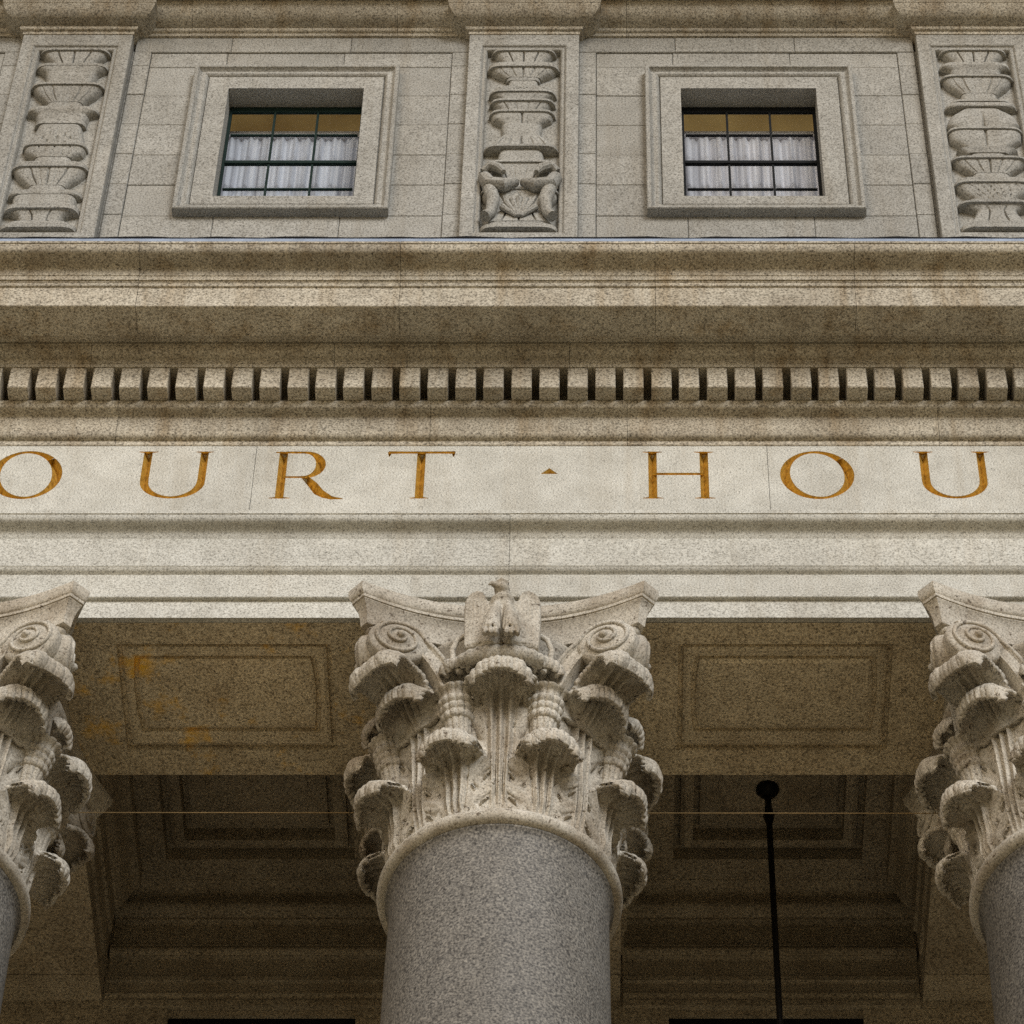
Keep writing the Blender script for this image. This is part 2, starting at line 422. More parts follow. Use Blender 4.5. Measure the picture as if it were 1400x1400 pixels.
# bed mould under the dentils
P = [(-.45, 3.206), (-.600, 3.208), (-.605, 3.214), (-.605, 3.248)] + arc((-.606, 3.250), (-.643, 3.284), .18, 8) + [(-.645, 3.292), (-.641, 3.296), (-.643, 3.300), (-.645, 3.400)]
P += cyma((-.645, 3.402), (-.720, 3.474), -.12, 14) + [(-.722, 3.478), (-.722, 3.492), (-.45, 3.492)]
mb = HB(); blocks(mb, P, [-6.2, -4.4, -2.32, -.47, .692, 2.53, 4.6, 6.4]); mb.build('bed_moulding', M['weathered'], smooth=35)
# the ground behind the dentils, then each dentil
mb = HB(); mb.box(-XE, XE, -.600, -.40, 3.494, 3.692); mb.build('dentil_band', M['weathered'])
DP = .1655
k0 = -int(4.6/DP)
mdent = None
k = 0
for i in range(-24, 29):
    x = .0665 + DP*i
    if mdent is None:
        d = MB(); w = .0595; d.bevel_box(-w, w, -.094, .130, -.0985, .0975, .005); mdent = d.mesh('dentil'); mdent.materials.append(M['weathered'])
    o = bpy.data.objects.new('dentil', mdent); COL.objects.link(o); o.parent = house
    o.location = (x + random.uniform(-.0018, .0018), -.7245 + random.uniform(-.002, .002), 3.594 + HZ)
# crown of the dentil course, ovolo, corona, cyma
P = [(-.40, 3.694), (-.822, 3.694), (-.824, 3.697), (-.824, 3.722), (-.828, 3.724), (-.828, 3.762)] + arc((-.830, 3.764), (-.890, 3.826), .20, 10) + [(-.893, 3.830), (-.893, 3.836), (-.885, 3.838), (-.40, 3.838)]
mb = HB(); blocks(mb, P, [-7, -5.2, -3.9, -2.5, -1.05, .35, 1.45, 2.9, 4.3, 5.8]); mb.build('dentil_crown', M['weathered'], smooth=35)
P = [(-.40, 3.842), (-.880, 3.842), (-.884, 3.885), (-.945, 3.885), (-.950, 3.832), (-1.158, 3.826), (-1.166, 3.829), (-1.170, 3.834), (-1.170, 4.013), (-1.173, 4.017)]
P += arc((-1.173, 4.018), (-1.184, 4.026), .2, 4) + [(-1.184, 4.047), (-1.188, 4.050)] + arc((-1.189, 4.051), (-1.200, 4.060), -.3, 4) + [(-1.200, 4.096), (-1.205, 4.10)]
P += cyma((-1.206, 4.102), (-1.340, 4.232), -.13, 18) + [(-1.346, 4.235), (-1.346, 4.253), (-1.33, 4.258), (-.40, 4.36)]
mb = HB(); blocks(mb, P, [-6.9, -4.9, -2.22, -.66, .86, 2.05, 4.2, 6.0]); mb.extr([(-.42, 3.846), (-1.10, 3.846), (-1.10, 4.22), (-.42, 4.32)], -XE, XE)
mb.build('cornice', M['weathered'], smooth=35)
# lead flashing on the cornice edge
mb = HB(); mb.extr([(-1.300, 4.270), (-1.322, 4.266), (-1.300, 4.350), (-1.290, 4.354), (-.5, 4.42), (-.5, 4.405), (-1.27, 4.335)], -XE, XE)
mb.build('flashing', M['lead'])
cb = MB(); n = 120
cb.tube([(-XE + 2*XE*i/n, -1.280 + .004*sin(i*1.7), 4.370 + .003*sin(i*.9) + .003*sin(i*2.3)) for i in range(n+1)], .016, 8)
tag(cb.build('cable', M['cable']), 'thin black cable lying along the top edge of the main cornice', 'cable')

# ------------------------------------------------------------------ attic storey
AW = -.27        # plane of the ashlar
WIN = [(-1.560, -2.281, -.860), (1.560, .842, 2.281)]
def framed(mb, x0, x1, z0, z1, prof, plane='xz'):
    """mitred frame: prof = list of (inset from the outer edge, depth)"""
    L = []
    for o, y in prof: L.append([(x0+o, y, z0+o), (x1-o, y, z0+o), (x1-o, y, z1-o), (x0+o, y, z1-o)])
    mb.loops(L)
zc = [4.32, 5.80, 6.180, 6.551, 6.921, 7.301, 7.680, 8.059]
mb = HB()
mb.box(-XE, XE, AW + .045, .3, 4.30, 5.80); mb.box(-XE, XE, -.03, .3, 8.30, 10.4)
wall_piers = [(-XE, -2.12), (-1.0, 1.0), (2.12, XE)]
for a, b in wall_piers: mb.box(a, b, AW + .03, .3, 5.80, 8.30)
for sx in (-1, 1):
    mb.box(sx*1.56 - .56, sx*1.56 + .56, AW + .03, -.075, 7.76, 8.30)
    mb.box(sx*1.56 - .56, sx*1.56 + .56, AW + .03, .3, 5.80, 6.30)
g = .003
def blk(x0, x1, z0, z1, yf): mb.bevel_box(x0 + g/2, x1 - g/2, yf + random.uniform(-.0025, .0025), yf + .06, z0 + g/2, z1 - g/2, .0045)
for wx, wl, wr in WIN + [(-4.7, -5.42, -3.98), (4.7, 3.98, 5.42)]:
    s0, s1 = wx - 1.176, wx + 1.176; i0, i1 = wx - 1.055, wx + 1.055
    for za, zb in zip(zc[2:], zc[3:]):                     # courses beside the window
        blk(s0, i0, za, zb, AW); blk(i1, s1, za, zb, AW)
        blk(i0, wl + .012, za, zb, AW + .012); blk(wr - .012, i1, za, zb, AW + .012)
    blk(s0, i0, 5.60, zc[2], AW); blk(i1, s1, 5.60, zc[2], AW)
    for a, b in ((i0, wx - .45), (wx - .45, wx + .38), (wx + .38, i1)): blk(a, b, 5.60, zc[2], AW + .012)
    for a, b in ((i0, wx - .52), (wx - .52, wx + .30), (wx + .30, i1)): blk(a, b, zc[7], 8.245, AW + .012)
    blk(s0, i0, zc[7], 8.245, AW); blk(i1, s1, zc[7], 8.245, AW)
    for a, b in ((s0, wx - .5), (wx - .5, wx + .34), (wx + .34, s1)): blk(a, b, 8.247, 8.44, AW)
attic = mb.build('attic_wall', M['attic'])

def window(wx, wl, wr, blind):
    wf = HB(); zb, zt = 6.166, 7.978; ox0, ox1 = wx - .472, wx + .462; oz0, oz1 = 6.364, 7.722
    prof = [(0, AW + .02), (0, -.326), (.006, -.332), (.024, -.332), (.030, -.328)]
    prof += [(.030 + .070*t, -.326 + .046*t + .012*sin(2*pi*t)) for t in [i/10 for i in range(11)]]
    prof += [(.101, -.270), (.106, -.270), (.107, -.292), (.116, -.292)]
    framed(wf, wl, wr, zb, zt, prof)
    # flat inner band, then the reveal of the opening
    o = .116
    A = [(wl+o, -.292, zb+o), (wr-o, -.292, zb+o), (wr-o, -.292, zt-o), (wl+o, -.292, zt-o)]
    B = [(ox0, -.294, oz0), (ox1, -.294, oz0), (ox1, -.294, oz1), (ox0, -.294, oz1)]
    C = [(ox0, -.12, oz0 + .02), (ox1, -.12, oz0 + .02), (ox1, -.12, oz1), (ox0, -.12, oz1)]
    D = [(x, -.08, z) for x, y, z in C]
    wf.loops([A, B, C, D])
    root = wf.build('window', M['attic'], smooth=30)
    # sash bars
    f = HB(); y0, y1 = -.144, -.124
    f.box(ox0 + .002, ox0 + .022, y0, y1, 6.385, oz1 - .002); f.box(ox1 - .022, ox1 - .002, y0, y1, 6.385, oz1 - .002)
    f.box(ox0 + .022, ox1 - .022, y0 + .002, y1, 7.655, oz1 - .002)
    f.box(ox0 + .022, ox1 - .022, y0 - .008, y1, 6.992, 7.022)          # meeting rail
    f.box(ox0 + .022, ox1 - .022, y0, y1, 6.385, 6.44)
    xs = [ox0 + .022 + (ox1 - ox0 - .044)*k/3 for k in range(4)]
    for x in xs[1:3]: f.box(x - .0075, x + .0075, y0 + .002, y1, 7.022, 7.655); f.box(x - .0075, x + .0075, y0 + .002, y1, 6.44, 6.992)
    for z, b in ((7.366, 0), (6.690, 0)):
        for a, c in zip(xs, xs[1:]): f.box(a + .0086, c - .0086, y0 + .003, y1 - .001, z - .0065, z + .0065)
    f.build('sash', M['verdigris'] if blind else M['sash'], root)
    for za, zb2 in ((7.373, 7.655), (7.026, 7.359), (6.697, 6.990), (6.44, 6.683)):
        for a, c in zip(xs, xs[1:]):
            p = HB(); p.add([(a + .009, -.130, za), (c - .009, -.130, za), (c - .009, -.130, zb2), (a + .009, -.130, zb2)], [(0, 1, 2, 3)])
            p.build('pane', M['glass'], root, recalc=False)
    # the room behind
    r = HB(); r.box(ox0 - .9, ox1 + .9, 2.4, 2.5, 5.9, 8.25); r.box(ox0 - .95, ox0 - .9, .3, 2.5, 5.9, 8.25); r.box(ox1 + .9, ox1 + .95, .3, 2.5, 5.9, 8.25)
    r.box(ox0 - .9, ox1 + .9, -.07, 2.5, 7.90, 7.95)
    r.build('room', M['lit'], root)
    for nm, z0, z1, y, mat in (('pelmet', 7.50, 7.56, .10, 'band'),):
        q = HB(); q.box(ox0 - .12, ox1 + .12, .0, .04, 7.565, 7.635); q.build('curtain_rail', M['band'], root)
    return root, ox0, ox1
for i, (wx, wl, wr) in enumerate(WIN):
    root, a, b = window(wx, wl, wr, i == 0)
    c = MB(); nx, nz = 160, 14; L = []
    zt = 7.56
    for j in range(nz + 1):
        z = 6.10 + (zt - 6.10)*j/nz; row = []
        for k in range(nx + 1):
            x = a - .12 + (b - a + .24)*k/nx; u = (x - wx)
            am = .016*(1 - .35*j/nz)
            row.append((x, .02 + am*sin(u*62 + 1.3*sin(u*9 + i)) + .008*sin(u*141 + i*2) + .004*sin(z*5 + u*8), z + (.012*abs(sin(u*40)) if j == nz else 0)))
        L.append(row)
    c.loops(L, False)
    o = c.build('curtain', M['lace' if i else 'lace_cool'], smooth=60)
    sd = o.modifiers.new('thick', 'SOLIDIFY'); sd.thickness = .003
    tag(o, ('white gathered net curtain behind the green-tinged sash of the left attic window', 'white gathered net curtain behind the black sash of the right attic window')[i], 'curtain', 'curtains in the attic windows')

# pilasters with carved candelabrum panels
def pilaster(xc):
    mb = HB(); x0, x1 = xc - .3855, xc + .3855; zb, zt = 4.40, 8.36
    yf = -.340
    prof = [(0, AW + .06), (0, yf + .004), (.004, yf), (.085, yf), (.090, yf + .003)]
    prof += [(.092 + .036*t, yf + .004 + .028*t + .006*sin(2*pi*t)) for t in [i/8 for i in range(9)]] + [(.130, yf + .040), (.133, yf + .076)]
    L = []
    for o, y in prof:
        b = 5.905 - .135 + o if o > .05 else zb + (0 if o == 0 else .004)
        L.append([(x0+o, y, b), (x1-o, y, b), (x1-o, y, zt-.045-o if o > .05 else zt), (x0+o, y, zt-.045-o if o > .05 else zt)])
    mb.loops(L, True, False, True)
    return mb.build('pilaster', M['attic'], smooth=30)

def relief(mb, xc, motifs, z0, z1, y0, nphi=72):
    """stack of turned, half-engaged motifs (vase, bowl, collar ...) from bottom z0 to top z1. each: (height share, [(r,t)...], ribs, depth of ribs, twist)"""
    tot = sum(m[0] for m in motifs); z = z0
    for sh, prof, ribs, amp, tw in motifs:
        h = (z1 - z0)*sh/tot; L = []; ns = 18
        rs = []
        for i in range(ns + 1):
            t = i/ns
            for (ta, ra), (tb, rb) in zip(prof, prof[1:]):
                if ta <= t <= tb + 1e-9:
                    u = 0 if tb == ta else (t-ta)/(tb-ta); rs.append((t, (ra + (rb-ra)*u)*1.045)); break
        L.append([(xc, y0 + .01, z + .0005)]*(nphi+1))
        for t, r in rs:
            row = []
            for k in range(nphi + 1):
                ph = pi*k/nphi; c = cos(ph); dep = (.040 + .18*r)*(1 - abs(c)**8)**.5
                if ribs:
                    q = (ribs*(c*.5 + .5) + ribs*tw*t) % 1.0; q = min(q, 1 - q)
                    dep -= amp*.085*math.exp(-(q/.032)**2)*(1 - abs(c)**6)*sin(pi*min(1, max(.0, t*1.15)))**.4
                row.append((xc + r*c, y0 + .012 - max(.0, dep), z + h*(t*.985 + .004)))
            L.append(row)
        L.append([(xc, y0 + .01, z + h*.9895)]*(nphi+1))
        mb.loops(L, False)
        if ribs:                                   # rim band where the motif is widest
            t, r = max(rs, key=lambda q: q[1]); r += .010; zz = z + h*t - (.022 if t > .5 else 0); B = []
            for zr, q in ((zz, 0), (zz + .001, 1), (zz + .022, 1), (zz + .023, 0)):
                B.append([(xc + q*r*cos(pi*k/nphi), y0 + .012 - q*max(0, (.050 + .18*r)*(1 - abs(cos(pi*k/nphi))**8)**.5), zr) for k in range(nphi + 1)])
            mb.loops(B, False)
        z += h
COLLAR = (.16, [(0, .115), (.15, .125), (.85, .125), (1, .115)], 0, 0, 0)
PLATE = (.10, [(0, .22), (.2, .238), (.8, .238), (1, .22)], 0, 0, 0)
FOOT = (.16, [(0, .245), (.5, .25), (.55, .215), (1, .205)], 0, 0, 0)
def BOWL(h, r=.235, n=6, a=.20, tw=0): return (h, [(0, .125), (.12, .14), (.45, .195), (.9, r), (1, r)], n, a, tw)
def FLARE(h, r0=.10, r1=.235): return (h, [(0, r0), (.3, r0 + .01), (.75, r1*.75), (1, r1)], 0, 0, 0)
def LEAFC(h, n=5, r=.23): return (h, [(0, .13), (.3, .15), (.7, r*.88), (1, r)], n, .35, 0)
def VASE(h, n=8, a=.22, tw=.9): return (h, [(0, .13), (.12, .19), (.3, .205), (.7, .165), (1, .145)], n, a, tw)
def SKIRT(h, n=6): return (h, [(0, .235), (.15, .235), (.6, .19), (1, .14)], n, .22, 0)
STACK = [
    # left: foot, tripod block, bowl, twisted torch, plate, bowl, box vase, flames
    [FOOT, (.30, [(0, .20), (.2, .13), (.6, .15), (1, .23)], 3, .35, 0), PLATE, (.22, [(0, .20), (1, .205)], 0, 0, 0), PLATE, COLLAR, BOWL(.42, .245, 8, .22), PLATE, COLLAR, VASE(.80), (.08, [(0, .17), (1, .17)], 0, 0, 0), FLARE(.22, .16), PLATE, COLLAR, BOWL(.42, .24, 7), FLARE(.45, .15), (.06, [(0, .245), (1, .245)], 0, 0, 0), LEAFC(.36, 4)],
    # centre: foot, paired paws and shell, leaf cup, drum, gadroon collar, drum, open bowl, leaves, rope, flare
    [FOOT, (.80, [(0, .22), (.25, .17), (.55, .17), (.8, .235), (1, .245)], 4, .30, 0), PLATE, COLLAR, LEAFC(.44, 5, .225), (.36, [(0, .16), (1, .145)], 0, 0, 0), SKIRT(.40, 6), (.30, [(0, .125), (1, .135)], 0, 0, 0), BOWL(.30, .21, 2, .30), LEAFC(.28, 5, .21), (.20, [(0, .12), (.6, .17), (1, .215)], 0, 0, 0), (.20, [(0, .215), (1, .19)], 7, .2, .6), (.20, [(0, .10), (1, .10)], 0, 0, 0), (.08, [(0, .115), (1, .115)], 0, 0, 0), BOWL(.26, .235, 6), PLATE, LEAFC(.34, 4, .21)],
    # right: foot, footed base, bowl, dish, shields, rope, bowl, flare, leaves
    [FOOT, (.46, [(0, .20), (.3, .16), (.7, .13), (1, .24)], 3, .30, 0), (.10, [(0, .16), (1, .19)], 0, 0, 0), BOWL(.42, .25, 8, .22, .25), PLATE, COLLAR, BOWL(.34, .25, 6, .25), COLLAR, (.12, [(0, .15), (1, .20)], 0, 0, 0), (1.05, [(0, .13), (.22, .23), (.42, .245), (.5, .19), (.58, .245), (.8, .22), (1, .13)], 2, .25, 0), PLATE, (.14, [(0, .20), (1, .14)], 7, .2, .5), COLLAR, BOWL(.42, .24, 7), FLARE(.26, .16), PLATE, LEAFC(.34, 4, .22)],
]
for xc, st in zip(XS, STACK):
    p = pilaster(xc)
    mb = HB(); relief(mb, xc, st, 5.925, 8.165, -.268)
    if xc == 0:
        for s in (-1, 1):
            mb.tube([(s*.235, -.33, 6.52), (s*.20, -.36, 6.40), (s*.10, -.38, 6.36), (s*.02, -.37, 6.42)], [.05, .055, .05, .03], 12)
            mb.tube([(s*.20, -.34, 6.40), (s*.17, -.36, 6.22), (s*.185, -.35, 6.08), (s*.22, -.36, 6.02)], [.05, .045, .035, .04], 12)
            mb.tube([(s*.245, -.33, 6.60), (s*.20, -.35, 6.64), (s*.14, -.36, 6.60), (s*.11, -.36, 6.55)], [.03, .04, .035, .02], 10)
        for k in range(7): a = R(30 + 20*k); mb.tube([(.02*cos(a), -.345, 6.05), (.13*cos(a), -.35, 6.05 + .20*sin(a))], [.012, .024], 8)
    mb.build('carved_panel', M['attic'], p, smooth=30)

# mouldings over the attic, breaking forward over each pilaster
def crown(dy, z, first=0.0):
    q = [(AW + .25, z), (dy, z), (dy - .006, z + .002), (dy - .006, z + .034)] + arc((dy - .008, z + .036), (dy - .030, z + .056), .2, 6) + [(dy - .030, z + .072), (dy - .036, z + .074)]
    q += arc((dy - .036, z + .076), (dy - .150, z + .19), .20, 12) + [(dy - .154, z + .192), (dy - .154, z + .235), (AW + .25, z + .235)]
    return q
mb = HB(); P = crown(AW - .008, 8.442)
blocks(mb, P, [-5, -2.35, -.9, .72, 2.2, 4.6]); mb.build('attic_moulding', M['weathered'], smooth=35)
def cap(xc):
    mb = HB(); hw = .3855; L = []
    for y, z in crown(-.340, 8.361)[1:-1]:
        o = -.340 - y; L.append([(xc - hw - o, -.05, z), (xc - hw - o, y, z), (xc + hw + o, y, z), (xc + hw + o, -.05, z)])
    mb.loops(L, True, True, True); mb.build('pilaster_cap', M['weathered'], smooth=35)
for x in XS: cap(x)
P = [(-.05, 8.679), (-.56, 8.679), (-.62, 8.69), (-.62, 8.85), (-.66, 8.87)] + arc((-.67, 8.88), (-.80, 9.0), .2, 8) + [(-1.25, 9.0), (-1.25, 9.25), (-1.42, 9.45), (-1.42, 9.5), (-.05, 9.5)]
mb = HB(); blocks(mb, P, [-6, -4, -2, .1, 2.2, 4.4, 6.2]); mb.build('main_cornice', M['weathered'], smooth=35)
mb = HB(); mb.box(-XE, XE, .3, 6, 1.7, 1.72); 
mb.v = []; mb.f = []
mb.box(-XE, XE, 6.0, 6.2, 2.9, 10.4); mb.box(-XE, XE, .31, 6.0, 10.2, 10.4); mb.build('roof', M['attic'])

# ------------------------------------------------------------------ portico: cross beams, coffered ceiling, rear wall
RW = 2.42
def beam(xc):
    q = [(.655, 1.643), (.655, 1.80), (.675, 1.81), (.675, 2.00), (.695, 2.01)]
    q += [(.695, 2.20), (.715, 2.21)] + [(.715 + .10*t, 2.22 + .16*t - .02*sin(2*pi*t)) for t in [i/8 for i in range(9)]] + [(.83, 2.39), (.83, 2.55)]
    prof = [(xc + x, z) for x, z in q] + [(xc - x, z) for x, z in reversed(q)]
    mb = HB(); mb.extr(prof, .586, 2.195, 'y'); mb.extr([(x if abs(x-xc) < .7 else x, z) for x, z in [(xc+.653, 1.640), (xc+.653, 2.5), (xc-.653, 2.5), (xc-.653, 1.640)]], 2.20, RW, 'y')
    mb.build('cross_beam', M['ceiling'], smooth=35)
for k in (-2, -1, 0, 1, 2): beam(k*BAY)
def ceiling(cx):
    mb = HB(); z = 2.53; hx = .74; L = []
    def rc(h, hy, yc, zz): return [(cx-h, yc-hy, zz), (cx+h, yc-hy, zz), (cx+h, yc+hy, zz), (cx-h, yc+hy, zz)]
    yc = 1.53
    for h, hy, zz in ((hx, .78, z), (.585, .56, z), (.582, .557, z + .10), (.545, .52, z + .10), (.542, .517, z + .055), (.515, .49, z + .040), (.465, .44, z + .045), (.462, .437, z + .15), (.425, .40, z + .15), (.422, .397, z + .115), (.385, .36, z + .105)):
        L.append(rc(h, hy, yc, zz))
    mb.loops(L, True, False, True)
    mb.box(cx - .83, cx + .83, .60, .76, z - .02, z + .2); mb.box(cx - .83, cx + .83, 2.28, 2.45, z - .0, z + .2)
    for s in (-1, 1): mb.box(cx + s*.79 - .05, cx + s*.79 + .05, .60, 2.4, z - .002, z + .2)
    o = mb.build('coffered_ceiling', M['ceiling'], smooth=20)
    d = HB(); d.lathe([(.31, z + .112), (.31, z + .095), (.29, z + .088), (.27, z + .092), (.20, z + .075), (.10, z + .066), (.02, z + .064)], 48, cx, yc + .03); d.build('boss', M['ceiling'], o, smooth=30)
for k in (-1.5, -.5, .5, 1.5): ceiling(k*BAY)
P = [(RW + .2, 2.56), (2.262, 2.56), (2.262, 2.525)] + cyma((2.262, 2.52), (2.365, 2.300), .13, 14) + [(2.365, 2.282), (2.385, 2.280), (2.410, 2.278), (2.410, 2.075)]
P += [(2.372, 2.070)] + [(2.380 - .022*sin(pi*t), 2.065 - .085*t) for t in [i/8 for i in range(9)]] + [(2.376, 1.976), (2.412, 1.972), (2.412, 1.815), (2.385, 1.812), (2.385, 1.780), (2.413, 1.776), (2.413, 1.70)]
P += arc((2.400, 1.695), (2.414, 1.655), -.2, 5) + [(2.414, 1.625), (2.395, 1.62), (2.395, 1.577), (RW + .2, 1.577)]
for k in (-1.5, -.5, .5, 1.5):
    mb = HB(); mb.extr(P, k*BAY - .90, k*BAY + .90); mb.build('rear_architrave', M['ceiling'], smooth=30)
mb = HB(); xs = [-XE] 
ops = [(-2.075, -.94), (.945, 2.12)]
for a, b in ((-XE, ops[0][0]), (ops[0][1], ops[1][0]), (ops[1][1], XE)): mb.box(a, b, RW, RW + .4, -15.6, 1.575)
for a, b in ops: mb.box(a, b, RW + .02, RW + .4, 1.535, 1.574); mb.box(a, b, RW, RW + .4, -15.6, -11)
for x in (-2.5, -.62, .62, 2.5): mb.box(x - .012, x - .004, RW - .006, RW, -14, 1.45)
mb.box(-XE, XE, RW + .4, RW + .6, -15.6, 2.6)
for k in (-2, -1, 0, 1, 2): mb.box(k*BAY - .70, k*BAY + .70, RW + .001, RW + .4, 1.578, 2.58)
mb.build('rear_wall', M['ceiling'])
for a, b in ops:
    f = HB(); f.box(a, b, RW + .045, RW + .085, 1.47, 1.533); f.box(a, a + .06, RW + .045, RW + .085, -11, 1.47); f.box(b - .06, b, RW + .045, RW + .085, -11, 1.47)
    for t in (1/3, 2/3): x = a + (b-a)*t; f.box(x - .02, x + .02, RW + .05, RW + .08, -11, 1.47)
    for z in (1.0, .5, 0, -.5): f.box(a + .06, b - .06, RW + .055, RW + .075, z - .02, z + .02)
    o = f.build('portico_window', M['sash'])
    g2 = HB(); g2.box(a + .06, b - .06, RW + .063, RW + .067, -11, 1.47); g2.build('pane', M['darkroom'], o)
mb = HB(); mb.box(-XE, XE, -1.4, RW, -15.598, -14.6)
for i in range(6): mb.box(-XE, XE, -1.4 - .34*(i+1), -1.4 - .34*i - .002, -15.598, -14.6 - .16*(i+1))
mb.build('portico_floor', M['granite'])

# ------------------------------------------------------------------ columns
def smst(a, b, x):
    t = max(0, min(1, (x-a)/(b-a))); return t*t*(3-2*t)
def spine(r0, z0, segs, n=150):
    """segs: (length, heading at its end in degrees from vertical, outward +)"""
    tot = sum(s[0] for s in segs[1:]); pts = []; r, z = r0, z0; ds = tot/n; acc = 0
    def head(u):
        a = segs[0][1]; p = 0
        for L, h in segs[1:]:
            if u <= p + L + 1e-9: return a + (h-a)*smst(0, 1, (u-p)/L)*.5 + (h-a)*((u-p)/L)*.5
            p += L; a = h
        return a
    for i in range(n + 1):
        h = R(head(i*ds)); pts.append((r, z, h)); r += sin(h)*ds; z += cos(h)*ds
    return pts
def leaf_mesh(name, sp, W, lobes, wrap=(1.0, .25), droop=(.0, .05), rib=.011, hole=.03, seed=0, tip=.72, thick=.024, nt=80, pipes=True, edge=.17, hood=.30, hp=2.2, rr=.0085, hem=.07):
    rnd = random.Random(seed); ph = [rnd.uniform(0, 6.28) for _ in range(6)]
    n = len(sp) - 1; V = []; F = []
    ir = next(i for i, p in enumerate(sp) if p[2] > R(26)); rr0, zr0 = sp[ir][0], sp[ir][1]
    for i, (r_, z_, h) in enumerate(sp):
        r, z = r_, z_; s = i/n; w0 = W(s); nr, nz = cos(h), -sin(h); kw = wrap[0] + (wrap[1]-wrap[0])*smst(.35, .85, s); Rw = max(.3, r)/max(kw, .02)
        for j in range(nt + 1):
            t = -1 + 2*j/nt; at = abs(t)
            fs = 1 - hood*at**hp if i > ir else 1.0
            fs *= 1 + hem*smst(.80, 1.0, s)*(abs(sin(pi*5.5*t + .4)) - .5)
            r, z = (rr0 + (r_-rr0)*fs, zr0 + (z_-zr0)*fs) if i > ir else (r_, z_)
            phi = lobes*(s*1.04 - .22*at) + .12
            e = phi - math.floor(phi); notch = max(0, 1 - abs(e - 0.0)/.16) + max(0, 1 - abs(e - 1.0)/.16)
            teeth = abs(sin(pi*(phi*5)))
            onroll = smst(tip, tip + .12, s)
            sc = 1 - edge*notch*(1 - .85*onroll) - .085*(1 - teeth)*(1 - .4*onroll)
            w = w0*(1 - (1-sc)*smst(.35, 1.0, at))
            x = t*w
            d = 0.0
            d += rib*cos(2*pi*phi)*smst(.18, .6, at)*(1 - .7*onroll)*-1
            d += rib*.30*cos(2*pi*phi*3 + .6)*smst(.35, .8, at)*(1 - .5*onroll)
            if pipes:
                xp = abs(x)/(.75 + .75*s); env = (1 - smst(.052, .080, xp))*smst(.02, .2, s)*(1 - .6*onroll)
                d += env*(.017*cos(2*pi*xp/.042) + .011)
            d += onroll*rr*cos(2*pi*x/.031)*(1 - .0*at)
            d -= hole*math.exp(-((e if e < .5 else 1-e)/.07)**2 - ((at - .60)/.10)**2)*(1 - onroll*.6)
            d -= .8*hole*math.exp(-((abs(e - .5))/.05)**2 - ((at - .30)/.05)**2)*smst(.15, .3, s)*(1 - onroll)
            d += .02*at**3*(1 - smst(.3, .6, s))*0
            dr = droop[0] + (droop[1]-droop[0])*smst(.45, .80, s)
            d += .0035*sin(17*x + ph[0])*sin(23*s + ph[1]) + .0025*sin(41*x + ph[2] + 9*s)
            a = x/Rw; rad = r - Rw*(1 - cos(a)) + nr*d; lat = Rw*sin(a)
            V.append((lat, -(rad - .30*dr*at**2.2), z + nz*d - dr*at**2.2))
    m = nt + 1
    for i in range(n):
        for j in range(nt): F.append((i*m+j, i*m+j+1, (i+1)*m+j+1, (i+1)*m+j))
    mb = MB(); mb.add(V, F); me = mb.mesh(name, 60, False)
    return me, thick
def inst(name, me, parent, loc=(0, 0, 0), rz=0.0, mat=None, thick=None):
    o = bpy.data.objects.new(name, me); COL.objects.link(o); o.parent = parent; o.location = loc; o.rotation_euler.z = rz
    if mat and not me.materials: me.materials.append(mat)
    if thick:
        sd = o.modifiers.new('thickness', 'SOLIDIFY'); sd.thickness = thick; sd.offset = -1; sd.use_rim = True
    return o

def wl(s): return .170 + .040*smst(0, .40, s) - .045*smst(.50, .74, s) - .020*smst(.80, 1.0, s)
sp_low = spine(.590, .035, [(0,2),(.275,3),(.12,16),(.14,80),(.055,112),(.055,172),(.045,205)])
def wu(s): return .155 + .060*smst(.25, .55, s) - .030*smst(.62, .80, s) - .025*smst(.85, 1, s)
sp_up = spine(.585, .035, [(0,1),(.585,2),(.26,10),(.185,76),(.06,112),(.065,172),(.055,205)])
def wcn(s): return .200 - .040*smst(.0, .55, s)
sp_cor = spine(.655, .83, [(0,14),(.12,30),(.29,72),(.07,125),(.06,185),(.05,215)])
def whx(s): return .060 + .045*smst(.05, .5, s) - .03*smst(.8, 1, s)
sp_hel = spine(.665, .88, [(0, 6), (.14, 8), (.09, 50), (.06, 140), (.05, 240)])

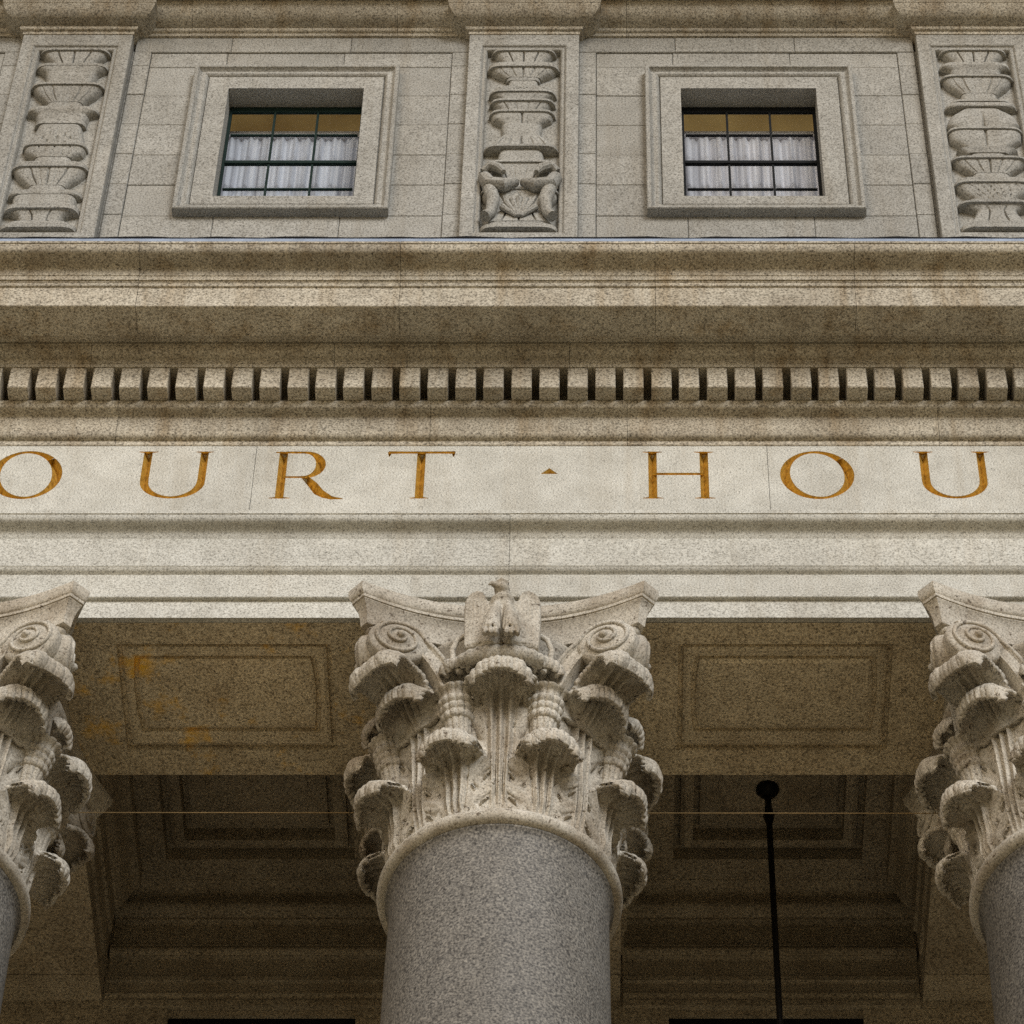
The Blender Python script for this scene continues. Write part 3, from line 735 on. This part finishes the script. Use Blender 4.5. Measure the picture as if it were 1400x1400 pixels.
def make_column(x, label):
    root = thing('column', label, 'column', (x, 0, -15.6), 'granite columns of the portico')
    ZZ = 15.6
    s = MB(); prof = [(.80, .0), (.80, .28)]
    s.box(-.86, .86, -.86, .86, 1.0, 1.24); s.build('plinth', M['granite'], root)
    b = MB(); b.lathe([(.84, 1.24)] + [(.76 + .09*sin(t), 1.34 - .10*cos(t)) for t in [pi*i/10 for i in range(11)]] + [(.75, 1.46), (.71, 1.49), (.71, 1.55), (.74, 1.58)] + [(.70 + .05*sin(t), 1.64 - .06*cos(t)) for t in [pi*i/10 for i in range(11)]] + [(.69, 1.72)], 72); b.build('base', M['granite'], root, smooth=40)
    sh = MB(); pr = []
    for i in range(25):
        t = i/24; pr.append((.675 - .095*t**1.7, 1.72 + (ZZ - .22 - 1.72)*t))
    pr += [(.580, ZZ - .17), (.583, ZZ - .11), (.592, ZZ - .075), (.603, ZZ - .062), (.606, ZZ - .058), (.606, ZZ - .050)]
    sh.lathe(pr, 128); sh.build('shaft', M['shaft'], root, smooth=40)
    nr = MB(); nr.lathe([(.58, ZZ - .0505)] + [(.605 + .047*cos(a), ZZ + .047*sin(a)) for a in [-pi/2 + pi*i/16 for i in range(17)]] + [(.58, ZZ + .049)], 128)
    nr.build('neck_ring', M['carved'], root, smooth=50)
    cp = MB(); cp.lathe([(.50, .03), (.565, .035), (.565, .60), (.575, .85), (.60, 1.08), (.645, 1.25), (.685, 1.34), (.70, 1.355), (.70, 1.375), (.685, 1.385)], 96)
    cap = cp.build('capital', M['carved'], root, smooth=50, loc=(0, 0, ZZ))
    # abacus
    def outline(off, z, n=22):
        c1 = Vector((-.765, -.857)); c2 = Vector((.765, -.857)); mid = -.655; pts = []
        for q in range(4):
            for i in range(n + 1):
                u = -1 + 2*i/n; X = .772*u; Y = mid - .195*abs(u)**2.1
                p = Vector((X, Y)); nrm = Vector((.53*u*abs(u)**.1, -1)).normalized()
                if i == 0 or i == n: nrm = Vector((math.copysign(.40, u), -.92))
                p = p + nrm*(off); a = q*pi/2
                pts.append((p.x*cos(a) - p.y*sin(a), p.x*sin(a) + p.y*cos(a), z))
        return pts
    ab = MB(); L = [outline(-.085, 1.375)]
    for off, z in ((-.080, 1.378), (-.078, 1.395), (-.072, 1.44), (-.058, 1.49), (-.036, 1.527), (-.030, 1.532), (-.030, 1.540), (-.020, 1.5415), (-.019, 1.556)): L.append(outline(off, z))
    for i in range(1, 9):
        t = i/8*pi/2; L.append(outline(-.030 + .030*sin(t) + .006, 1.560 + .062*(1-cos(t))))
    L += [outline(.006, 1.640), outline(.002, 1.6425)]
    ab.loops(L, True, True, True); ab.build('abacus', M['carved'], cap, smooth=32)
    # leaves
    lows = [leaf_mesh('acanthus_leaf', sp_low, wl, 3.6, (1.0, .15), (0, .050), seed=3, tip=.66, nt=112)]
    ups = [leaf_mesh('acanthus_leaf', sp_up, wu, 4.6, (1.0, .1), (0, .060), seed=5, tip=.74, nt=112)]
    cor = leaf_mesh('corner_leaf', sp_cor, wcn, 3.5, (1.0, .0), (0, .012), seed=9, tip=.66, edge=.05, rib=.007, hole=.016, hood=.16, hp=6, rr=.0035, hem=.03)
    hel = leaf_mesh('helix_leaf', sp_hel, whx, 2.6, (.5, .0), (0, .03), seed=11, pipes=False, thick=.02, edge=.2)
    for k in range(8):
        inst('acanthus_leaf', lows[0][0], cap, rz=R(22.5 + 45*k), mat=M['carved'], thick=lows[0][1])
        inst('acanthus_leaf', ups[0][0], cap, rz=R(45*k), mat=M['carved'], thick=ups[0][1])
    for k in range(4):
        inst('corner_leaf', cor[0], cap, rz=R(45 + 90*k), mat=M['carved'], thick=.030)
    # leaf stalks with ringed collars, volutes and inner leaves
    stalk = MB()
    def sp3(r, a, z): return (r*sin(a), -r*cos(a), z)
    pts = []; rad = []
    for i in range(81):
        t = i/80; zz = .54 + .42*t; pts.append(sp3(.61 + .070*t**2, R(21 + 1.0*t), zz)); k = .060 + .030*t
        if .50 < t < .86: k += .004 + .012*abs(sin((t-.50)/.36*pi*3))**.7
        else: k *= 1 + .25*smst(.90, 1, t)
        rad.append(k)
    stalk.tube(pts, rad, 60, 1.0, 12, .10); msd = stalk.mesh('stalk', 45)
    mir = MB(); mir.add([(-a, b, c) for a, b, c in stalk.v], stalk.f); mss = mir.mesh('stalk', 45)
    def volute(mx):
        v = MB(); E = Vector((.572, -.715, 1.262))
        d = (E - Vector((.25, -.615, E.z))); d.normalize(); up = Vector((0, 0, 1)); nn = d.cross(up).normalized()
        if nn.y > 0: nn = -nn
        RO = .168; turns = 2.4; K = 96; a0 = R(165)
        def sprl(th): return (RO - .012)*(1 - th/(2*pi*turns + .9))**1.1
        def dome(r): return .030 + .045*(1 - r/RO)**1.1
        # domed scroll body
        L = []
        for rr, o in [(.02, .078), (.05, dome(.05)), (.08, dome(.08)), (.11, dome(.11)), (.14, dome(.14)), (.160, .028), (RO, .016), (RO, -.05), (.15, -.10), (.10, -.12)]:
            L.append([E + nn*o + d*(rr*cos(2*pi*k/48)) + up*(rr*.93*sin(2*pi*k/48)) for k in range(48)])
        v.loops(L, True, True, True)
        # raised lip of the spiral
        pts = []; rad = []
        for i in range(K + 1):
            th = 2*pi*turns*i/K; rr = sprl(th); a = a0 - th
            pts.append(E + d*(rr*cos(a)) + up*(rr*.93*sin(a)) + nn*(dome(rr) + .004)); rad.append(.0135 - .005*i/K)
        st = [(-.372, -.37), (-.345, -.27), (-.305, -.16), (-.255, -.07), (-.205, -.005)]
        lead = [E + d*a + up*b + nn*.03 for a, b in st]
        v.tube(lead + pts, [.0135]*len(lead) + rad, 10)
        v.ell(E + nn*.076, (.024, .024, .024), 14, 10)
        # flat channelled band rising from the stalk
        st2 = [(-.335, -.40), (-.310, -.30), (-.265, -.19), (-.215, -.10), (-.160, -.03), (-.08, .02)]; L = []
        for i, (a, b) in enumerate(st2):
            p = E + d*a + up*b; q0 = st2[max(i-1, 0)]; q1 = st2[min(i+1, len(st2)-1)]
            t = Vector((q1[0]-q0[0], q1[1]-q0[1])).normalized(); sd = d*t.y - up*t.x; w = .052
            L.append([p + sd*w + nn*.028, p + sd*w*.75 + nn*.034, p + sd*w*.55 + nn*.022, p - sd*w*.55 + nn*.022, p - sd*w*.75 + nn*.034, p - sd*w + nn*.028, p - sd*w - nn*.06, p + sd*w - nn*.06])
        v.loops(L, True, True, True)
        vs = v.v if mx > 0 else [(-a, b, c) for a, b, c in v.v]
        w = MB(); w.add(vs, v.f); return w.mesh('volute', 42)
    vr, vl = volute(1), volute(-1)
    # leafy scales that tie the two scrolls of a corner together
    tie = MB()
    for i in range(8):
        t = i/7; z = 1.15 + .20*t; r = .935 + .045*sin(pi*t) + .02*t
        for q in (-1, 0, 1): tie.ell((q*.045, -r + abs(q)*.018, z - .012*abs(q)), (.034, .040, .030), 12, 8, Matrix.Rotation(R(-35), 3, 'X'))
    tie.ell((0, -1.00, 1.365), (.045, .045, .034), 16, 10)
    for q in (-1, 1):
        pts = []
        for k in range(15):
            a = R(200) - R(330)*k/14*1.0; rr = .040*(1 - k/19); pts.append((q*(.060 - rr*cos(a)), -1.005 + .02*k/14, 1.362 + rr*sin(a)))
        tie.tube(pts, [.014 - .0005*k for k in range(15)], 8)
    tie.ell((0, -.84, 1.26), (.06, .09, .10), 18, 12)
    mt = tie.mesh('corner_scale', 45)
    eg = eagle_mesh(); mo = garland_mesh()
    for k in range(4):
        a = R(90*k)
        inst('stalk', msd, cap, rz=a, mat=M['carved']); inst('stalk', mss, cap, rz=a, mat=M['carved'])
        inst('volute', vr, cap, rz=a, mat=M['carved']); inst('volute', vl, cap, rz=a, mat=M['carved'])
        inst('corner_scale', mt, cap, rz=a + R(45), mat=M['carved'])
        for s in (-1, 1): inst('helix_leaf', hel[0], cap, rz=a + s*R(18.5), mat=M['carved'], thick=hel[1])
        if k in (0, 2):      # front and rear faces carry the eagle
            inst('eagle_carving', eg, cap, rz=a, mat=M['carved']); inst('garland', mo, cap, rz=a, mat=M['carved'])
    return root

def remesh(mb, name, vox, it=2):
    o = bpy.data.objects.new(name, mb.mesh(name)); COL.objects.link(o)
    m = o.modifiers.new('fuse', 'REMESH'); m.mode = 'VOXEL'; m.voxel_size = vox; m.use_smooth_shade = True
    sm = o.modifiers.new('ease', 'SMOOTH'); sm.iterations = it; sm.factor = .5
    bpy.context.view_layer.update()
    dg = bpy.context.evaluated_depsgraph_get(); me = bpy.data.meshes.new_from_object(o.evaluated_get(dg)); me.name = name
    bpy.data.objects.remove(o); return me

def eagle_mesh():
    e = MB(); Y = -.80; dz = .035
    for s in (-1, 1):
        out = [(-.004, 1.20), (.198, 1.195), (.207, 1.30), (.210, 1.42), (.206, 1.500), (.192, 1.548), (.165, 1.575), (.135, 1.578), (.108, 1.555), (.092, 1.51), (.080, 1.455), (-.004, 1.43)]
        def yw(x, z): return Y - .045*(1 - (x/.22)**2) - .01 - .030*smst(1.34, 1.58, z)
        F_ = [(s*x, yw(x, z), z + dz) for x, z in out]; B_ = [(s*x, yw(x, z) + (.070 if z > 1.43 else .095), z + dz) for x, z in out]
        e.loops([F_, B_], True, True, True)
        for k in range(8):      # long pinions as low ridges
            x = .048 + .021*k; e.tube([(s*x, yw(x, z) + .001, z + dz) for z in (1.205 + .004*(k % 2), 1.28, 1.36, 1.44 + .01*k)], [.0085, .0105, .0105, .006], 8)
        # feathered legs flaring to a fringe, and talons
        e.tube([(s*.022, Y - .05, 1.46 + dz), (s*.036, Y - .085, 1.38 + dz), (s*.050, Y - .105, 1.30 + dz), (s*.056, Y - .110, 1.25 + dz), (s*.057, Y - .108, 1.23 + dz)], [.020, .034, .043, .042, .018], 16)
        for k in range(6):
            u = (k - 2.5)/2.5; e.tube([(s*(.030 + .012*u), Y - .105 + .01*abs(u), 1.42 + dz), (s*(.048 + .030*u), Y - .146 + .022*u*u, 1.31 + dz), (s*(.057 + .046*u), Y - .156 + .030*u*u, 1.225 + dz - .006*(k % 2))], [.007, .010, .0075], 8)
        for k in (-1, 0, 1):
            e.ell((s*.058 + k*.030, Y - .125, 1.205 + dz), (.015, .032, .020), 12, 10)
            e.ell((s*.058 + k*.031, Y - .150, 1.190 + dz), (.011, .014, .022), 12, 10)
    e.ell((0, Y - .045, 1.36 + dz), (.040, .05, .13), 16, 12)
    e.tube([(0, -.70, 1.34 + dz), (0, Y - .03, 1.42 + dz), (0, Y - .055, 1.49 + dz), (0, Y - .055, 1.545 + dz), (0, Y - .07, 1.585 + dz)], [.05, .068, .070, .050, .044], 16)
    e.ell((-.005, Y - .085, 1.60 + dz), (.044, .055, .036), 16, 12)
    e.tube([(-.03, Y - .11, 1.602 + dz), (-.062, Y - .135, 1.598 + dz), (-.078, Y - .14, 1.580 + dz)], [.022, .014, .005], 8)
    e.tube([(-.045, Y - .12, 1.618 + dz), (-.005, Y - .14, 1.624 + dz), (.035, Y - .12, 1.618 + dz)], [.007, .010, .007], 6)
    e.v = [(x, y, 1.105 + (z - 1.23)*1.32) for x, y, z in e.v]
    e.v = [(x, y, z if z < 1.44 else (1.44 + (z - 1.44)*.58 if abs(x) > .085 else 1.44 + (z - 1.44)*.30 if z < 1.60 else 1.488 + (z - 1.60)*.85)) for x, y, z in e.v]
    return remesh(e, 'eagle_carving', .0066, 1)
def garland_mesh():
    g = MB(); n = 80; pts = []; rad = []
    for i in range(n + 1):
        u = -1 + 2*i/n; pts.append((.222*u, -.815 + .05*abs(u)**2.5, 1.062 - .006*u*u)); rad.append((.050 - .018*abs(u)**4)*(1 + .06*sin(i*.75)))
    g.tube(pts, rad, 18)
    for s in (-1, 1):      # outer rims of the inner scrolls
        g.tube([(s*.225, -.72, 1.02), (s*.262, -.725, 1.10), (s*.270, -.73, 1.19), (s*.245, -.735, 1.27), (s*.19, -.735, 1.32)], [.018, .018, .017, .016, .014], 10)
    return g.mesh('garland', 50)

labels = ('granite column at the left edge cut off by the frame, only the right half of its leafy capital in view',
          'whole granite column in the centre with spread-winged eagle on its acanthus capital',
          'granite column at the right edge cut off by the frame, only the left half of its leafy capital in view')
col0 = make_column(XS[1], labels[1])
def kids(o): return [c for c in bpy.data.objects if c.parent == o]
def copy_tree(o, parent=None):
    c = o.copy(); COL.objects.link(c)
    if parent: c.parent = parent
    for ch in kids(o): copy_tree(ch, c)
    return c
for x, l in ((XS[0], labels[0]), (XS[2], labels[2])):
    c = copy_tree(col0); c.location.x = x; c['label'] = l

# ------------------------------------------------------------------ hanging lantern stem and wires
rod = thing('hanging_lantern', 'black iron lantern stem hanging from the coffered ceiling between the centre and right columns', 'lantern', (1.555, 1.56, -3.0))
RZ = 3.0; zt = 2.59
m = MB(); m.lathe([(.0, zt + RZ + .012), (.070, zt + RZ + .01), (.072, zt + RZ - .01), (.060, zt + RZ - .03), (.035, zt + RZ - .05), (.022, zt + RZ - .06), (.02, zt + RZ - .13)], 28, cap=False); m.build('ceiling_rose', M['iron'], rod, smooth=40)
m = MB(); m.lathe([(.02, zt + RZ - .13), (.026, zt + RZ - .20), (.036, zt + RZ - .24), (.026, zt + RZ - .28), (.0215, zt + RZ - .30)], 20); m.build('knuckle', M['iron'], rod, smooth=40)
m = MB(); m.lathe([(.0185, .9), (.0185, zt + RZ - .29)], 16); m.build('stem', M['iron'], rod, smooth=40)
m = MB(); m.lathe([(.02, .92), (.10, .88), (.22, .78), (.24, .74), (.22, .72), (.20, .2), (.24, .18), (.22, .12), (.08, .04), (.02, .0)], 6); m.build('lamp_body', M['iron'], rod)
def wire(y, za, zb, label, r=.003):
    w = MB(); n = 40; w.tube([(-XE + 2*XE*i/n, y, za + (zb-za)*i/n) for i in range(n+1)], r, 6)
    tag(w.build('wire', M['wire']), label, 'wire')
wire(.30, 1.023, 1.000, 'thin brass wire stretched level between the capitals, passing above the lantern knuckle')

# ------------------------------------------------------------------ light, sky, camera
w = bpy.data.worlds.new('World'); scene.world = w; w.use_nodes = True
nt = w.node_tree; bg = nt.nodes['Background']
sky = nt.nodes.new('ShaderNodeTexSky'); sky.sky_type = 'NISHITA'; sky.sun_disc = False
EL, AZ = R(28), R(26)      # sun in front of the facade, a little left of the camera
sky.sun_elevation = EL; sky.sun_rotation = pi + AZ; sky.air_density = 1.0; sky.dust_density = 3.0; sky.ozone_density = 1.0
nt.links.new(sky.outputs[0], bg.inputs[0]); bg.inputs[1].default_value = .075
sl = bpy.data.lights.new('Sun', 'SUN'); sl.energy = 2.35; sl.angle = R(28); sl.color = (1.0, .99, .98)
so = bpy.data.objects.new('Sun', sl); COL.objects.link(so)
dv = Vector((sin(AZ)*cos(EL), -cos(AZ)*cos(EL), sin(EL)))      # towards the sun
so.rotation_euler = dv.to_track_quat('Z', 'Y').to_euler()

cam = bpy.data.cameras.new('Camera'); cam.sensor_width = 36; cam.sensor_fit = 'HORIZONTAL'
cam.lens = 5010/1400*36; cam.shift_x = -(820 - 700)/1400; cam.clip_end = 1000; cam.clip_start = .5
co = bpy.data.objects.new('Camera', cam); COL.objects.link(co)
co.location = (.530, -13.563, -14.014); co.rotation_euler = (R(90 + 52), 0, 0)
scene.camera = co
vs = scene.view_settings; vs.view_transform = 'Standard'; vs.look = 'None'; vs.exposure = .07; vs.gamma = 1
scene.render.resolution_x = scene.render.resolution_y = 1024
scene.cycles.max_bounces = 7
scene.cycles.use_denoising = False   # keep the crisp grain of the stone
